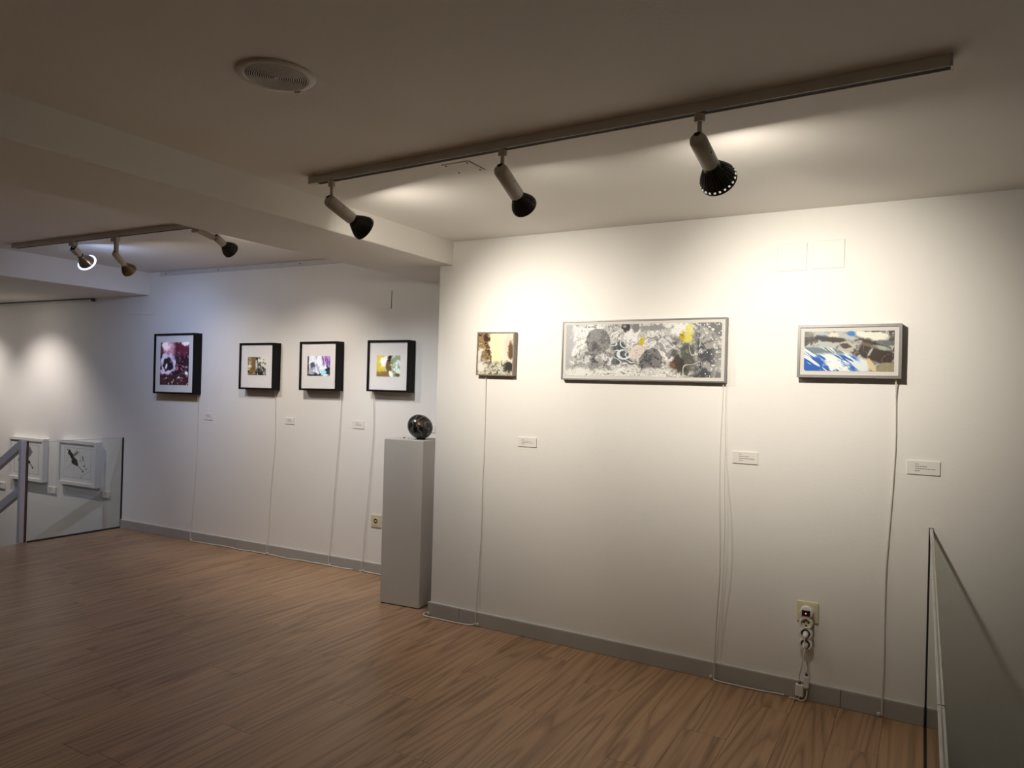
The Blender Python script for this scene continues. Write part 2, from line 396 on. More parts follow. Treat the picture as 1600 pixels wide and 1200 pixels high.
# ------------------------------------------------------------------ plinth and orb
pd = empty('plinth', (-3.06, .038, 0), .09); tag(pd, 'tall off-white square plinth standing in the alcove corner', 'plinth')
PWD = .315
MB().bbox((-PWD / 2, 0, .006), (PWD / 2, .31, 1.128), .002).build('body', M['plinth'], pd)
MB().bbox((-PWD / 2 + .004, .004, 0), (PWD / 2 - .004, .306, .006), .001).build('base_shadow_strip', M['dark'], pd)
orb = empty('ceramic_orb', (-3.012, .150, 1.128), .3); tag(orb, 'black swirled ceramic orb on top of the plinth', 'sculpture')
q = MB(); n, mrings = 40, 26; vs = []; R_ = .0875
for i in range(mrings + 1):
    th = math.pi * i / mrings
    for k in range(n):
        a = 2 * math.pi * k / n; rr = R_ * math.sin(th) * (1 + .03 * math.cos(a - .6)); z = R_ * .96 * -math.cos(th)
        xx = rr * math.cos(a); xx += .10 * z * -1.0
        vs.append((xx, rr * math.sin(a), z))
fs = [(i * n + k, i * n + (k + 1) % n, (i + 1) * n + (k + 1) % n, (i + 1) * n + k) for i in range(mrings) for k in range(n)]
q.add(vs, fs); body = q.build('body', M['orb'], orb, True, loc=(0, 0, .0875))
MB().lathe([(.022, 0), (.03, 0), (.031, .008), (.024, .009), (.022, 0)], (0.012, 0, 0), (0, 0, 1), 28).build('stand_ring', M['dark'], orb, True)
pc = empty('small_card', (-3.105, .125, 1.1285), .25); tag(pc, 'tiny clear card holder lying beside the black orb', 'card')
MB().bbox((-.018, -.012, 0), (.018, .012, .003), .0008).build('card', M['card'], pc)
MB().bbox((-.019, -.0125, .003), (-.016, .0125, .009), .0006).build('lip', M['dark'], pc)

# ------------------------------------------------------------------ pictures: pigment maps computed on a fine mesh
_tab = np.random.RandomState(7).rand(8, 256, 256)
def vn(x, y, s):
    T = _tab[s % 8]; x = x + 37.7 * s; y = y + 19.3 * s
    xi = np.floor(x).astype(int); yi = np.floor(y).astype(int); xf = x - xi; yf = y - yi
    xf = xf * xf * (3 - 2 * xf); yf = yf * yf * (3 - 2 * yf)
    g = lambda a, b: T[a % 256, b % 256]
    return (g(xi, yi) * (1 - xf) + g(xi + 1, yi) * xf) * (1 - yf) + (g(xi, yi + 1) * (1 - xf) + g(xi + 1, yi + 1) * xf) * yf
def fbm(x, y, s, o=4):
    t = 0; a = .5; n_ = 0
    for k in range(o): t = t + a * vn(x, y, s + k); n_ += a; x = x * 2.03; y = y * 2.03; a *= .55
    return np.clip((t / n_ - .5) * 1.75 + .5, 0, 1)
def contour(x, y, s, k=8, w=.10, o=3):          # thin ink lines along the level curves of warped noise
    f = fbm(x, y, s, o) * k; return 1 - sm(w * .5, w, np.abs(f - np.floor(f) - .5))
def sm(a, b, v): t = np.clip((v - a) / (b - a), 0, 1); return t * t * (3 - 2 * t)
def blend(C, col, m): m = np.clip(m, 0, 1)[..., None]; return C * (1 - m) + np.array(col) / 255 * m
def lines(x, y, s, w=.03, o=3): return 1 - sm(0, w, np.abs(fbm(x, y, s, o) - .5))
def ell(X, Y, cx, cy, rx, ry, soft=.12, rot=0.0, wob=0.0, s=1):
    dx = X - cx; dy = Y - cy; c, si = math.cos(rot), math.sin(rot); a = (dx * c + dy * si) / rx; b = (-dx * si + dy * c) / ry
    d = np.sqrt(a * a + b * b)
    if wob: d = d + wob * (fbm(X * 9, Y * 9, s) - .5) * 2
    return 1 - sm(1 - soft, 1 + soft, d)
def swirl(X, Y, s, f=3, a=.3):
    return X + a * (fbm(X * f, Y * f, s) - .5), Y + a * (fbm(X * f + 9, Y * f + 4, s + 1) - .5)
# coordinates: X across in units of the picture height, Y from the top (0) to the bottom (1)
def art_wide(X, Y):                                   # grey, white and black turbulence, yellow accents
    W = X.max(); x = X / W
    C = np.ones(X.shape + (3,)) * np.array([238, 238, 236]) / 255
    a, b = swirl(X, Y, 1, 3, .40); a2, b2 = swirl(X, Y, 4, 7, .16)
    C = blend(C, (186, 187, 186), sm(.50, .62, fbm(a * 3, b * 6, 2)) * .7)
    C = blend(C, (128, 128, 130), sm(.60, .70, fbm(a * 5, b * 8, 3)) * .7)
    C = blend(C, (84, 84, 86), contour(a * 2.4, b * 5, 4, 7, .10) * .75 * sm(.3, .5, fbm(X * 5, Y * 5, 6)))
    C = blend(C, (104, 100, 96), contour(a2 * 7, b2 * 9, 5, 4, .12) * .6 * sm(.35, .55, fbm(X * 4 + 3, Y * 4, 2)))
    C = blend(C, (172, 173, 175), (1 - sm(.03, .065, x + .05 * (fbm(X * 6, Y * 6, 6) - .5))) * .9)
    cl = sm(.72, .80, x + .14 * (fbm(a * 4, b * 4, 1) - .5))
    C = blend(C, (158, 158, 156), cl * .92); C = blend(C, (112, 113, 114), cl * sm(.45, .60, fbm(a * 4, b * 4, 3)) * .8)
    C = blend(C, (66, 68, 72), sm(.83, .87, x) * (1 - sm(.92, .97, x)) * sm(.50, .66, fbm(a * 5, b * 5, 5)) * .85)
    C = blend(C, (192, 190, 186), cl * sm(.62, .75, fbm(a2 * 6, b2 * 6, 2)) * .7); C = blend(C, (232, 232, 228), sm(.74, .80, x) * sm(.80, .88, fbm(X * 26, Y * 26, 3)))
    sp = ell(X, Y, .225 * W, .33, .25, .26, .05, 0, .05)                                          # big grey disc
    C = blend(C, (126, 126, 128), sp); C = blend(C, (78, 78, 81), sp * sm(.50, .66, fbm(a2 * 9, b2 * 9, 2)) * .8); C = blend(C, (166, 166, 168), sp * contour(a2 * 8, b2 * 8, 6, 4, .14) * .7); C = blend(C, (56, 56, 60), sp * ell(X, Y, .20 * W, .42, .07, .08, .4, 0, .4) * .8)
    dk = ell(X, Y, .15 * W, .72, .26, .13, .4, -.1, .5, 3) + ell(X, Y, .255 * W, .68, .13, .20, .4, .5, .4, 2)
    C = blend(C, (62, 63, 65), np.clip(dk, 0, 1) * sm(.36, .58, fbm(a2 * 10, b2 * 10, 2)) * .9); C = blend(C, (206, 206, 206), np.clip(dk, 0, 1) * contour(a2 * 9, b2 * 9, 1, 3, .12) * .7)
    md = np.clip(ell(X, Y, .395 * W, .63, .25, .13, .3, 0, .4, 4) + ell(X, Y, .37 * W, .43, .17, .08, .4, -.2, .5, 5), 0, 1)
    C = blend(C, (54, 60, 63), md * .94); C = blend(C, (100, 112, 120), md * sm(.5, .6, fbm(a2 * 12, b2 * 12, 3)) * .8)
    C = blend(C, (228, 234, 235), sm(.2, .6, md) * contour(X * 3.4, Y * 4.2, 2, 3, .11, 2)); C = blend(C, (226, 232, 234), (1 - sm(.012, .022, np.abs(np.hypot((X - .40 * W) / 1.5, Y - .58) - .085))) * md)
    C = blend(C, (30, 30, 33), ell(X, Y, .405 * W, .055, .10, .09, .2, 0, .35, 2)); C = blend(C, (150, 150, 152), ell(X, Y, .40 * W, .045, .03, .02, .5, 0, .5)); C = blend(C, (122, 124, 126), ell(X, Y, .475 * W, .06, .085, .085, .1, 0, .2, 3)); C = blend(C, (146, 147, 149), ell(X, Y, .585 * W, .095, .22, .05, .3, 0, .6, 5)); C = blend(C, (236, 236, 238), ell(X, Y, .43 * W, .22, .09, .09, .3, .4, .4, 1))
    C = blend(C, (226, 216, 206), ell(X, Y, .487 * W, .52, .19, .13, .25, -.5, .35, 6)); C = blend(C, (120, 104, 96), ell(X, Y, .487 * W, .52, .20, .14, .25, -.5, .35, 6) * contour(a * 5, b * 5, 2, 3, .08) * .8)
    d2 = ell(X, Y, .572 * W, .73, .225, .25, .06, 0, .10)
    C = blend(C, (124, 122, 124), d2); C = blend(C, (64, 63, 66), d2 * sm(.48, .62, fbm(a2 * 14, b2 * 14, 1)) * .85); C = blend(C, (170, 168, 170), d2 * contour(a2 * 10, b2 * 10, 3, 3, .12) * .6)
    C = blend(C, (222, 200, 44), ell(X, Y, .512 * W, .335, .058, .09, .2, .3, .3)); C = blend(C, (110, 88, 16), ell(X, Y, .512 * W, .335, .05, .08, .3, .3) * contour(a2 * 16, b2 * 16, 2, 3, .14)); 
    C = blend(C, (80, 80, 74), ell(X, Y, .785 * W, .66, .17, .34, .4, -.35, .7, 3) * .85); C = blend(C, (60, 54, 48), ell(X, Y, .735 * W, .80, .14, .14, .4, .3, .7, 4) * .9)
    C = blend(C, (240, 240, 238), ell(X, Y, .775 * W, .11, .22, .13, .3, 0, .5, 2)); C = blend(C, (130, 130, 128), ell(X, Y, .775 * W, .11, .20, .12, .3) * contour(a2 * 7, b2 * 7, 5, 3, .09) * .7)
    C = blend(C, (226, 216, 96), ell(X, Y, .805 * W, .24, .07, .18, .4, .15, .8, 4) * .9); C = blend(C, (212, 184, 34), ell(X, Y, .765 * W, .25, .055, .10, .3, 0, .4, 5)); C = blend(C, (96, 74, 14), ell(X, Y, .765 * W, .25, .05, .09, .3) * contour(a2 * 14, b2 * 14, 4, 3, .14))
    C = blend(C, (138, 92, 62), ell(X, Y, .705 * W, .78, .06, .06, .4, 0, .8)); C = blend(C, (222, 220, 206), contour(X * 2.6 + 3, Y * 2, 7, 3, .06, 2) * sm(.74, .78, x) * (1 - sm(.86, .9, x)) * sm(.3, .5, Y) * .8)
    wb = sm(.82, .90, Y + .14 * (fbm(X * 5, Y * 5, 2) - .5)) * (1 - sm(.66, .74, x)); C = blend(C, (241, 241, 237), wb * .85); C = blend(C, (96, 88, 76), wb * contour(a * 3.5, b * 4, 3, 5, .08) * .75)
    return C
def art_small(X, Y):                                  # brown left, pale yellow fall, grey marbling below
    C = np.ones(X.shape + (3,)) * np.array([240, 232, 214]) / 255; a, b = swirl(X, Y, 3, 4, .6)
    C = blend(C, (249, 243, 198), ell(X, Y, .54, .40, .17, .42, .6, .12, .7)); C = blend(C, (240, 214, 196), ell(X, Y, .86, .30, .12, .28, .5, 0, .3))
    lo0 = sm(.60, .80, Y)
    bl_ = (1 - sm(.26, .38, X + .12 * (fbm(a * 5, b * 5, 1) - .5))) * (1 - sm(.58, .74, Y))
    C = blend(C, (150, 122, 82), bl_); C = blend(C, (84, 54, 34), bl_ * sm(.44, .58, fbm(a * 9, b * 4, 2))); C = blend(C, (206, 196, 150), bl_ * lines(a * 9, b * 6, 4, .04) * .8)
    C = blend(C, (70, 44, 26), ell(X, Y, .26, .28, .06, .34, .4, -.12, 1.2, 2) * .9); C = blend(C, (222, 206, 160), bl_ * contour(a * 3, b * 3, 4, 4, .12) * .8); C = blend(C, (120, 92, 50), lo0 * contour(a * 3, b * 4, 2, 4, .10) * .9); C = blend(C, (108, 82, 60), ell(X, Y, .94, .40, .07, .20, .4, 0, .6, 3))
    lo = sm(.62, .76, Y + .18 * (fbm(a * 4, b * 4, 5) - .5)); C = blend(C, (214, 212, 196), lo * .8); C = blend(C, (98, 100, 94), lo * sm(.5, .6, fbm(a * 7, b * 8, 6))); C = blend(C, (150, 128, 58), lo * lines(a * 5, b * 6, 2, .05) * .8)
    C = blend(C, (52, 54, 52), ell(X, Y, .88, .82, .12, .12, .4, 0, .7, 4)); C = blend(C, (240, 236, 226), ell(X, Y, .14, .82, .14, .10, .5, 0, .6, 5)); C = blend(C, (236, 232, 224), ell(X, Y, .05, .52, .07, .14, .4, 0, .6, 1))
    return C
def art_blue(X, Y):                                   # blue and white strokes, brown mass, pale sky
    W = X.max(); x = X / W; C = np.ones(X.shape + (3,)) * np.array([186, 190, 186]) / 255; a, b = swirl(X, Y, 2, 3, .25)
    C = blend(C, (112, 112, 108), sm(.45, .6, fbm(a * 4, b * 8, 3)) * .8); C = blend(C, (62, 52, 46), sm(.55, .64, fbm(a * 3, b * 7, 5)) * .8)
    C = blend(C, (238, 238, 226), ell(X, Y, .78 * W, .12, .42, .10, .3, .12, .3)); C = blend(C, (232, 220, 196), ell(X, Y, .34 * W, .10, .13, .075, .2, -.1, .3)); C = blend(C, (30, 120, 200), ell(X, Y, .53 * W, .07, .10, .06, .3, 0, .3)); C = blend(C, (60, 104, 150), ell(X, Y, .20 * W, .17, .16, .06, .5, .1, .5))
    C = blend(C, (58, 44, 36), ell(X, Y, .33 * W, .21, .42, .06, .4, .12, .4, 3)); C = blend(C, (60, 46, 40), ell(X, Y, .80 * W, .52, .44, .24, .12, .42, .15, 2)); C = blend(C, (112, 96, 84), ell(X, Y, .74 * W, .36, .26, .05, .5, .3, .3)); C = blend(C, (168, 182, 172), ell(X, Y, .87 * W, .42, .20, .05, .5, .25, .5, 4)); C = blend(C, (178, 190, 178), ell(X, Y, .745 * W, .52, .025, .12, .4, .5))
    C = blend(C, (104, 110, 112), ell(X, Y, .93 * W, .30, .22, .06, .3, .1, .3)); C = blend(C, (190, 186, 172), ell(X, Y, .47 * W, .40, .19, .15, .15, .2, .2)); C = blend(C, (70, 62, 56), ell(X, Y, .46 * W, .37, .11, .07, .3, .1, .6, 5))
    C = blend(C, (220, 206, 186), lines(a * 4, b * 5, 6, .02, 2) * .7)
    e = (Y - (.36 + .95 * np.clip(x - .28, 0, 1) ** 1.2)); lo = sm(0, .06, e + .04 * (fbm(X * 4, Y * 4, 2) - .5)) * (1 - sm(.70, .80, x))
    d = (X * .78 + Y * .62); s_ = (X * .60 - Y * .80); st_ = fbm(s_ * 16, d * 2.2, 4)
    C = blend(C, (228, 236, 238), lo); C = blend(C, (112, 132, 140), lo * sm(.46, .54, st_) * (1 - sm(.52, .62, Y))); C = blend(C, (26, 92, 186), lo * sm(.42, .50, fbm(s_ * 13 + 4, d * 1.6, 2)) * sm(.54, .64, Y + .12 * (x < .2))  * (1 - sm(.54, .66, x)))
    C = blend(C, (244, 246, 244), lo * ell(X, Y, .36 * W, .82, .30, .16, .4, .35, .5, 3) * sm(.40, .5, fbm(s_ * 9, d * 2, 6))); C = blend(C, (224, 200, 150), ell(X, Y, .765 * W, .86, .06, .18, .3, -.5, .2)); C = blend(C, (150, 144, 112), ell(X, Y, .92 * W, .92, .20, .15, .15, -.2, .15)); C = blend(C, (196, 186, 150), ell(X, Y, .92 * W, .92, .20, .15, .15, -.2, .15) * lines(a * 7, b * 8, 3, .05))
    return C
def art_purple(X, Y):
    C = np.ones(X.shape + (3,)) * np.array([40, 18, 34]) / 255; a, b = swirl(X, Y, 4, 4, .4)
    C = blend(C, (20, 14, 24), sm(.45, .6, fbm(a * 4, b * 4, 2))); tp = 1 - sm(.22, .34, Y + .14 * (fbm(a * 4, b * 4, 3) - .5))
    C = blend(C, (214, 162, 190), tp * (1 - sm(.42, .62, X)) * sm(.06, .14, X) * .9); C = blend(C, (88, 26, 50), tp * sm(.45, .65, X)); C = blend(C, (118, 52, 84), tp * lines(a * 5, b * 10, 4, .06)); C = blend(C, (246, 236, 244), tp * ell(X, Y, .86, .03, .16, .07, .4, 0, .5)); C = blend(C, (246, 230, 240), tp * ell(X, Y, .20, .07, .13, .09, .5, 0, .6, 2))
    ring = ell(X, Y, .26, .54, .27, .24, .15, 0, .35, 5); C = blend(C, (206, 196, 232), ring); C = blend(C, (22, 18, 30), ell(X, Y, .27, .52, .19, .14, .2, .2, .35, 6)); C = blend(C, (236, 232, 248), ell(X, Y, .22, .56, .03, .07, .3, .3)); C = blend(C, (150, 90, 130), ell(X, Y, .62, .40, .14, .10, .4, 0, .7, 3) * lines(a * 9, b * 9, 1, .08)); C = blend(C, (166, 92, 122), ell(X, Y, .74, .60, .18, .08, .3, 0, .5, 4) * sm(.4, .55, fbm(a * 8, b * 14, 2))); C = blend(C, (246, 246, 250), ell(X, Y, .92, .72, .05, .04, .2, 0, .3))
    lo = sm(.72, .80, Y); C = blend(C, (52, 22, 34), lo); C = blend(C, (214, 196, 200), lo * sm(.80, .88, fbm(X * 15, Y * 15, 5))); C = blend(C, (190, 180, 210), (1 - lo) * sm(.84, .92, fbm(X * 12, Y * 14, 6)) * .7 + contour(a * 3, b * 4, 6, 4, .07) * .35)
    return C
def art_brown(X, Y):
    W = X.max(); x = X / W; C = np.ones(X.shape + (3,)) * np.array([120, 96, 56]) / 255; a, b = swirl(X, Y, 5, 4, .4)
    C = blend(C, (168, 146, 104), sm(.5, .62, fbm(a * 5, b * 5, 3))); C = blend(C, (226, 224, 214), sm(.42, .5, x + .1 * (fbm(a * 4, b * 4, 1) - .5))); C = blend(C, (60, 66, 60), sm(.40, .46, x) * sm(.46, .56, fbm(a * 6, b * 6, 4))); C = blend(C, (34, 34, 32), (1 - sm(.04, .12, x)) * sm(.4, .5, fbm(X * 10, Y * 10, 2))); C = blend(C, (230, 220, 198), ell(x, Y, .12, .5, .10, .2, .4, .3, .7, 2)); C = blend(C, (40, 42, 38), ell(x, Y, .68, .86, .22, .18, .4, 0, .6, 3)); C = blend(C, (28, 26, 22), lines(a * 6, b * 6, 6, .03) * .8)
    return C
def art_violet(X, Y):
    W = X.max(); x = X / W; C = np.ones(X.shape + (3,)) * np.array([232, 236, 244]) / 255; a, b = swirl(X, Y, 6, 4, .4)
    C = blend(C, (38, 40, 50), (1 - sm(.04, .10, x + .04 * (fbm(X * 5, Y * 5, 1) - .5)))); C = blend(C, (84, 86, 106), ell(x, Y, .22, .52, .11, .20, .25, .2, .3)); C = blend(C, (160, 166, 190), sm(.55, .62, fbm(a * 5, b * 5, 2)) * .8)
    v = sm(.60, .70, x) * (1 - sm(.34, .62, Y + .2 * (fbm(X * 14, Y * 2, 3) - .5))); C = blend(C, (112, 70, 150), v * sm(.4, .5, fbm(X * 20, Y * 2, 4))); C = blend(C, (196, 130, 210), v * sm(.52, .6, fbm(X * 22, Y * 2, 5))); C = blend(C, (30, 24, 44), v * sm(.6, .64, fbm(X * 26, Y * 2, 1)))
    C = blend(C, (24, 30, 44), ell(x, Y, .93, .78, .10, .22, .3, 0, .5, 2)); C = blend(C, (150, 226, 236), ell(x, Y, .74, .80, .14, .10, .5, 0, .6, 3)); C = blend(C, (44, 46, 54), ell(x, Y, .30, .93, .30, .10, .4, .2, .5, 4)); C = blend(C, (170, 170, 176), ell(x, Y, .18, .84, .14, .10, .4, .3, .4)); C = blend(C, (20, 30, 60), lines(a * 4, b * 3, 7, .015, 2) * .9)
    return C
def art_yellow(X, Y):
    W = X.max(); x = X / W; C = np.ones(X.shape + (3,)) * np.array([196, 196, 160]) / 255; a, b = swirl(X, Y, 7, 4, .4)
    C = blend(C, (216, 198, 74), 1 - sm(.26, .40, x + .12 * (fbm(a * 4, b * 4, 2) - .5))); C = blend(C, (142, 112, 70), sm(.66, .80, Y + .2 * (fbm(a * 4, b * 4, 3) - .5)) * (1 - sm(.5, .6, x))); C = blend(C, (246, 248, 250), ell(x, Y, .30, .30, .15, .24, .4, .3, .4, 2)); C = blend(C, (140, 156, 132), sm(.62, .72, x) * .9); C = blend(C, (214, 234, 228), sm(.60, .66, x) * sm(.52, .6, fbm(a * 5, b * 5, 4))); C = blend(C, (30, 34, 48), ell(x, Y, .54, .12, .09, .16, .3, .2, .5, 5)); C = blend(C, (96, 80, 46), ell(x, Y, .52, .55, .11, .30, .4, .1, .6, 3) * .9); C = blend(C, (252, 250, 240), ell(x, Y, .60, .86, .06, .14, .3, -.3, .3)); C = blend(C, (112, 72, 44), ell(x, Y, .88, .92, .12, .08, .4, 0, .4)); C = blend(C, (90, 78, 40), lines(a * 7, b * 7, 1, .03) * .6)
    return C
def ink_base(X, Y):
    W = X.max(); x = X / W; C = np.ones(X.shape + (3,)) * np.array([226, 226, 224]) / 255
    fr = (np.maximum(np.abs(x - .5), np.abs(Y - .5)) < .385) & (np.maximum(np.abs(x - .5), np.abs(Y - .5)) > .378); return blend(C, (150, 150, 148), fr * 1.0), x
def art_ink1(X, Y):
    C, x = ink_base(X, Y)
    for (cx, cy, rx, ry, r) in ((.27, .24, .045, .07, 0), (.34, .33, .05, .11, -.5), (.42, .46, .085, .085, 0), (.46, .50, .05, .08, -.6)): C = blend(C, (20, 20, 22), ell(x, Y, cx, cy, rx, ry, .12, r, .12))
    C = blend(C, (128, 128, 128), ell(x, Y, .45, .27, .035, .10, .2, .9)); C = blend(C, (110, 110, 112), ell(x, Y, .66, .37, .016, .08, .2, -.2))
    for (cx, cy, r) in ((.20, .18, .014), (.24, .17, .012), (.47, .19, .014), (.70, .56, .02), (.76, .63, .016), (.67, .70, .02), (.62, .85, .01), (.58, .42, .01)): C = blend(C, (24, 24, 26), ell(x, Y, cx, cy, r, r * 1.1, .25))
    def seg(x0, y0, x1, y1, w, col):
        dx, dy = x1 - x0, y1 - y0; t = np.clip(((x - x0) * dx + (Y - y0) * dy) / (dx * dx + dy * dy), 0, 1); return blend(C, col, 1 - sm(w * .6, w * 1.4, np.hypot(x - x0 - t * dx, Y - y0 - t * dy)))
    C = seg(.50, .55, .66, .69, .008, (30, 30, 32))
    for s4 in ((.42, .52, .40, .72), (.40, .5, .16, .70), (.62, .84, .88, .66), (.55, .2, .62, .5), (.25, .3, .18, .48), (.46, .5, .62, .42)): C = seg(*s4, .003, (130, 130, 132))
    return C
def art_ink2(X, Y):
    C, x = ink_base(X, Y)
    d = np.abs(x - .60) / .09 + np.abs(Y - .30) / .15; C = blend(C, (132, 128, 128), (d < 1) * 1.0); C = blend(C, (90, 88, 88), (d < 1) * (np.abs(((Y - x * .6) * 14) % 1 - .5) < .08) * 1.0)
    for (cx, cy, rx, ry, r) in ((.58, .58, .05, .04, 0), (.66, .66, .012, .10, -.7), (.70, .72, .022, .03, 0), (.18, .16, .012, .012, 0), (.25, .55, .012, .04, 0)): C = blend(C, (22, 22, 24), ell(x, Y, cx, cy, rx, ry, .2, r))
    return C

def print_mesh(name, w, h, fn, material, parent, loc, cells, tone=1.0):
    ny = cells; nx = max(8, int(round(cells * w / h)))
    gx, gy = np.meshgrid(np.linspace(0, 1, nx + 1), np.linspace(0, 1, ny + 1))
    C = np.clip(fn(gx * w / h, gy), 0, 1); C = np.where(C <= .04045, C / 12.92, ((C + .055) / 1.055) ** 2.4) * tone
    co = np.stack([(gx - .5) * w, np.zeros_like(gx), (.5 - gy) * h], -1).reshape(-1, 3)
    idx = np.arange((nx + 1) * (ny + 1)).reshape(ny + 1, nx + 1)
    q = np.stack([idx[:-1, :-1], idx[1:, :-1], idx[1:, 1:], idx[:-1, 1:]], -1).reshape(-1, 4)
    me = bpy.data.meshes.new(name); me.vertices.add(len(co)); me.vertices.foreach_set('co', co.astype(np.float32).ravel())
    me.loops.add(q.size); me.loops.foreach_set('vertex_index', q.astype(np.int32).ravel())
    me.polygons.add(len(q)); me.polygons.foreach_set('loop_start', np.arange(0, q.size, 4, dtype=np.int32)); me.polygons.foreach_set('loop_total', np.full(len(q), 4, np.int32))
    me.update(calc_edges=True); me.validate()
    at = me.color_attributes.new('pigment', 'FLOAT_COLOR', 'POINT'); at.data.foreach_set('color', np.concatenate([C.reshape(-1, 3), np.ones((len(co), 1))], 1).astype(np.float32).ravel())
    me.materials.append(material); o = bpy.data.objects.new(name, me); COL.objects.link(o); o.parent = parent; o.location = loc
    return o

def frame_ring(w, h, bar, y0, y1, bev=.0015):          # four mitred bars
    q = MB(); vs = []
    for (ww, hh) in ((w / 2, h / 2), (w / 2 - bar, h / 2 - bar)):
        for y in (y0, y1):
            vs += [(-ww, y, -hh), (ww, y, -hh), (ww, y, hh), (-ww, y, hh)]
    fs = []
    for k in range(4):
        j = (k + 1) % 4
        fs += [(k, j, 12 + j - 4, 12 + k - 4), (4 + k, 12 + k, 12 + j, 4 + j), (k, 4 + k, 4 + j, j), (8 + k, 8 + j, 12 + j, 12 + k)]
    # index layout: outer front 0-3, outer back 4-7, inner front 8-11, inner back 12-15
    fs = []
    for k in range(4):
        j = (k + 1) % 4
        fs += [(k, j, 8 + j, 8 + k), (4 + k, 12 + k, 12 + j, 4 + j), (k, 4 + k, 4 + j, j), (8 + k, 8 + j, 12 + j, 12 + k)]
    return q.add(vs, fs)

def picture(name, label, cat, c, rz, w, h, depth, bar, fmat, fn, iw, ih, cells, glow, mat_rec=.010, matm='mat_board', tilt=0.0, glaze=False, group=None, izoff=0.0, gap=.001, tone=1.0):
    """lightbox picture; origin at the centre of the back, front towards local -y"""
    e = empty(name, c, rz); e.rotation_euler.y = tilt; tag(e, label, cat, group)
    fo = frame_ring(w, h, bar, -depth, -gap).build('frame', fmat, e)
    my = -depth + mat_rec
    if iw < w - 2 * bar - .004:
        MB().mm((-w / 2 + bar, my, -h / 2 + bar), (w / 2 - bar, my + .004, h / 2 - bar)).build('mat', M[matm], e)
    else:
        MB().mm((-w / 2 + bar, my + .001, -h / 2 + bar), (w / 2 - bar, my + .004, h / 2 - bar)).build('backing', M[matm], e)
    print_mesh('print', iw, ih, fn, art_mat(name + '_pigment', glow), e, (0, my - .0012, izoff), cells, tone)
    if glaze:
        MB().mm((-w / 2 + bar, my - .006, -h / 2 + bar), (w / 2 - bar, my - .004, h / 2 - bar)).build('glazing', M['glazing'], e)
    return e

PG = 'lightbox pictures'
PIC_SMALL = picture('lightbox_picture', 'small square taupe framed lightbox, brown and pale yellow abstract', 'picture', (-2.306, 0, 1.708), 0, .268, .270, .042, .008, M['taupe'], art_small, .252, .254, 150, .06, .006, tilt=.012, tone=.80)
PIC_WIDE = picture('lightbox_picture', 'wide silver framed lightbox, grey and white abstract with yellow spots', 'picture', (-1.375, 0, 1.729), 0, .952, .343, .038, .008, M['silver'], art_wide, .900, .292, 180, .05, .005, matm='cream_mat', tone=.84)
PIC_BLUE = picture('lightbox_picture', 'silver framed lightbox, abstract of blue and white strokes with brown', 'picture', (-.322, 0, 1.721), 0, .455, .257, .055, .013, M['silver'], art_blue, .392, .192, 170, .06, .007, matm='cream_mat', tone=.80)
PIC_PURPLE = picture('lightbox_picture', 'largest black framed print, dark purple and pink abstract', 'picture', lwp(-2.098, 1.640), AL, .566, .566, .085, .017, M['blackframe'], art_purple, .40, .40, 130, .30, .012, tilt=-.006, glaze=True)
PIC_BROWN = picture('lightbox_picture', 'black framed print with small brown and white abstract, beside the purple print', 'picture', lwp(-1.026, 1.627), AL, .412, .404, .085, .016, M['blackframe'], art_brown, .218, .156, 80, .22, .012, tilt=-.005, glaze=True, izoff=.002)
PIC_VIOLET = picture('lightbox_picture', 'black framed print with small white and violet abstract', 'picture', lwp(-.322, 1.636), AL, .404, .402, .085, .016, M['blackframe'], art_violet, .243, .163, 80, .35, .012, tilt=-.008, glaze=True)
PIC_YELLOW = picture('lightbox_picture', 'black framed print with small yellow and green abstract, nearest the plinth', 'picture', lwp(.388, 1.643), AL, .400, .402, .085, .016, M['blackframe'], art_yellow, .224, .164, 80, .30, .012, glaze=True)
picture('framed_drawing', 'white framed ink drawing with a diamond shape, behind the handrail post', 'picture', lwp(-4.515, .578), AL, .665, .465, .06, .030, M['whiteframe'], art_ink2, .605, .405, 110, 0, .016)
picture('framed_drawing', 'white framed drawing of a black ink splash behind the low glass', 'picture', lwp(-3.595, .598), AL, .655, .462, .06, .030, M['whiteframe'], art_ink1, .595, .402, 120, 0, .016)

# ------------------------------------------------------------------ wall labels
def wall_label(label, c, rz, w, h, rows, x0=.26, t=.006):
    e = empty('wall_label', c, rz); tag(e, label, 'label', 'exhibition labels')
    MB().bbox((-w / 2, -t, -h / 2), (w / 2, -.0003, h / 2), .0006).build('card', M['card'], e)
    q = MB(); rg = random.Random(int((c[0] + 20) * 991))
    for k, ln in enumerate(rows):
        z = h * (.26 - .165 * k); x = -w / 2 + w * x0; end = x + w * ln; ht = h * .045
        while x < end:
            l = min(end - x, w * rg.uniform(.03, .09)); q.mm((x, -t - .0003, z - ht / 2), (x + l, -t, z + ht / 2)); x += l + w * .014
    q.build('printed_lines', M['ink'], e)
    return e
wall_label('small white label below right of the taupe framed picture', (-2.082, 0, 1.174), 0, .125, .056, (.10, .52, .66, .18), .2)
wall_label('small white label below the right end of the wide grey picture', (-.798, 0, 1.172), 0, .128, .061, (.10, .38, .60, .16), .27)
wall_label('small white label below right of the blue picture', (.003, 0, 1.183), 0, .133, .063, (.12, .36, .62, .16), .25)
wall_label('small white label below right of the purple print', lwp(-1.697, 1.161), AL, .118, .06, (.3, .4, .55), .3)
wall_label('small white label below right of the brown and white print', lwp(-.693, 1.166), AL, .106, .054, (.3, .4, .5), .3)
wall_label('small white label below right of the violet print', lwp(.049, 1.170), AL, .118, .062, (.2, .45, .55), .3)
wall_label('small white label partly hidden behind the black orb', lwp(.735, 1.173), AL, .112, .058, (.3, .4, .5), .3)
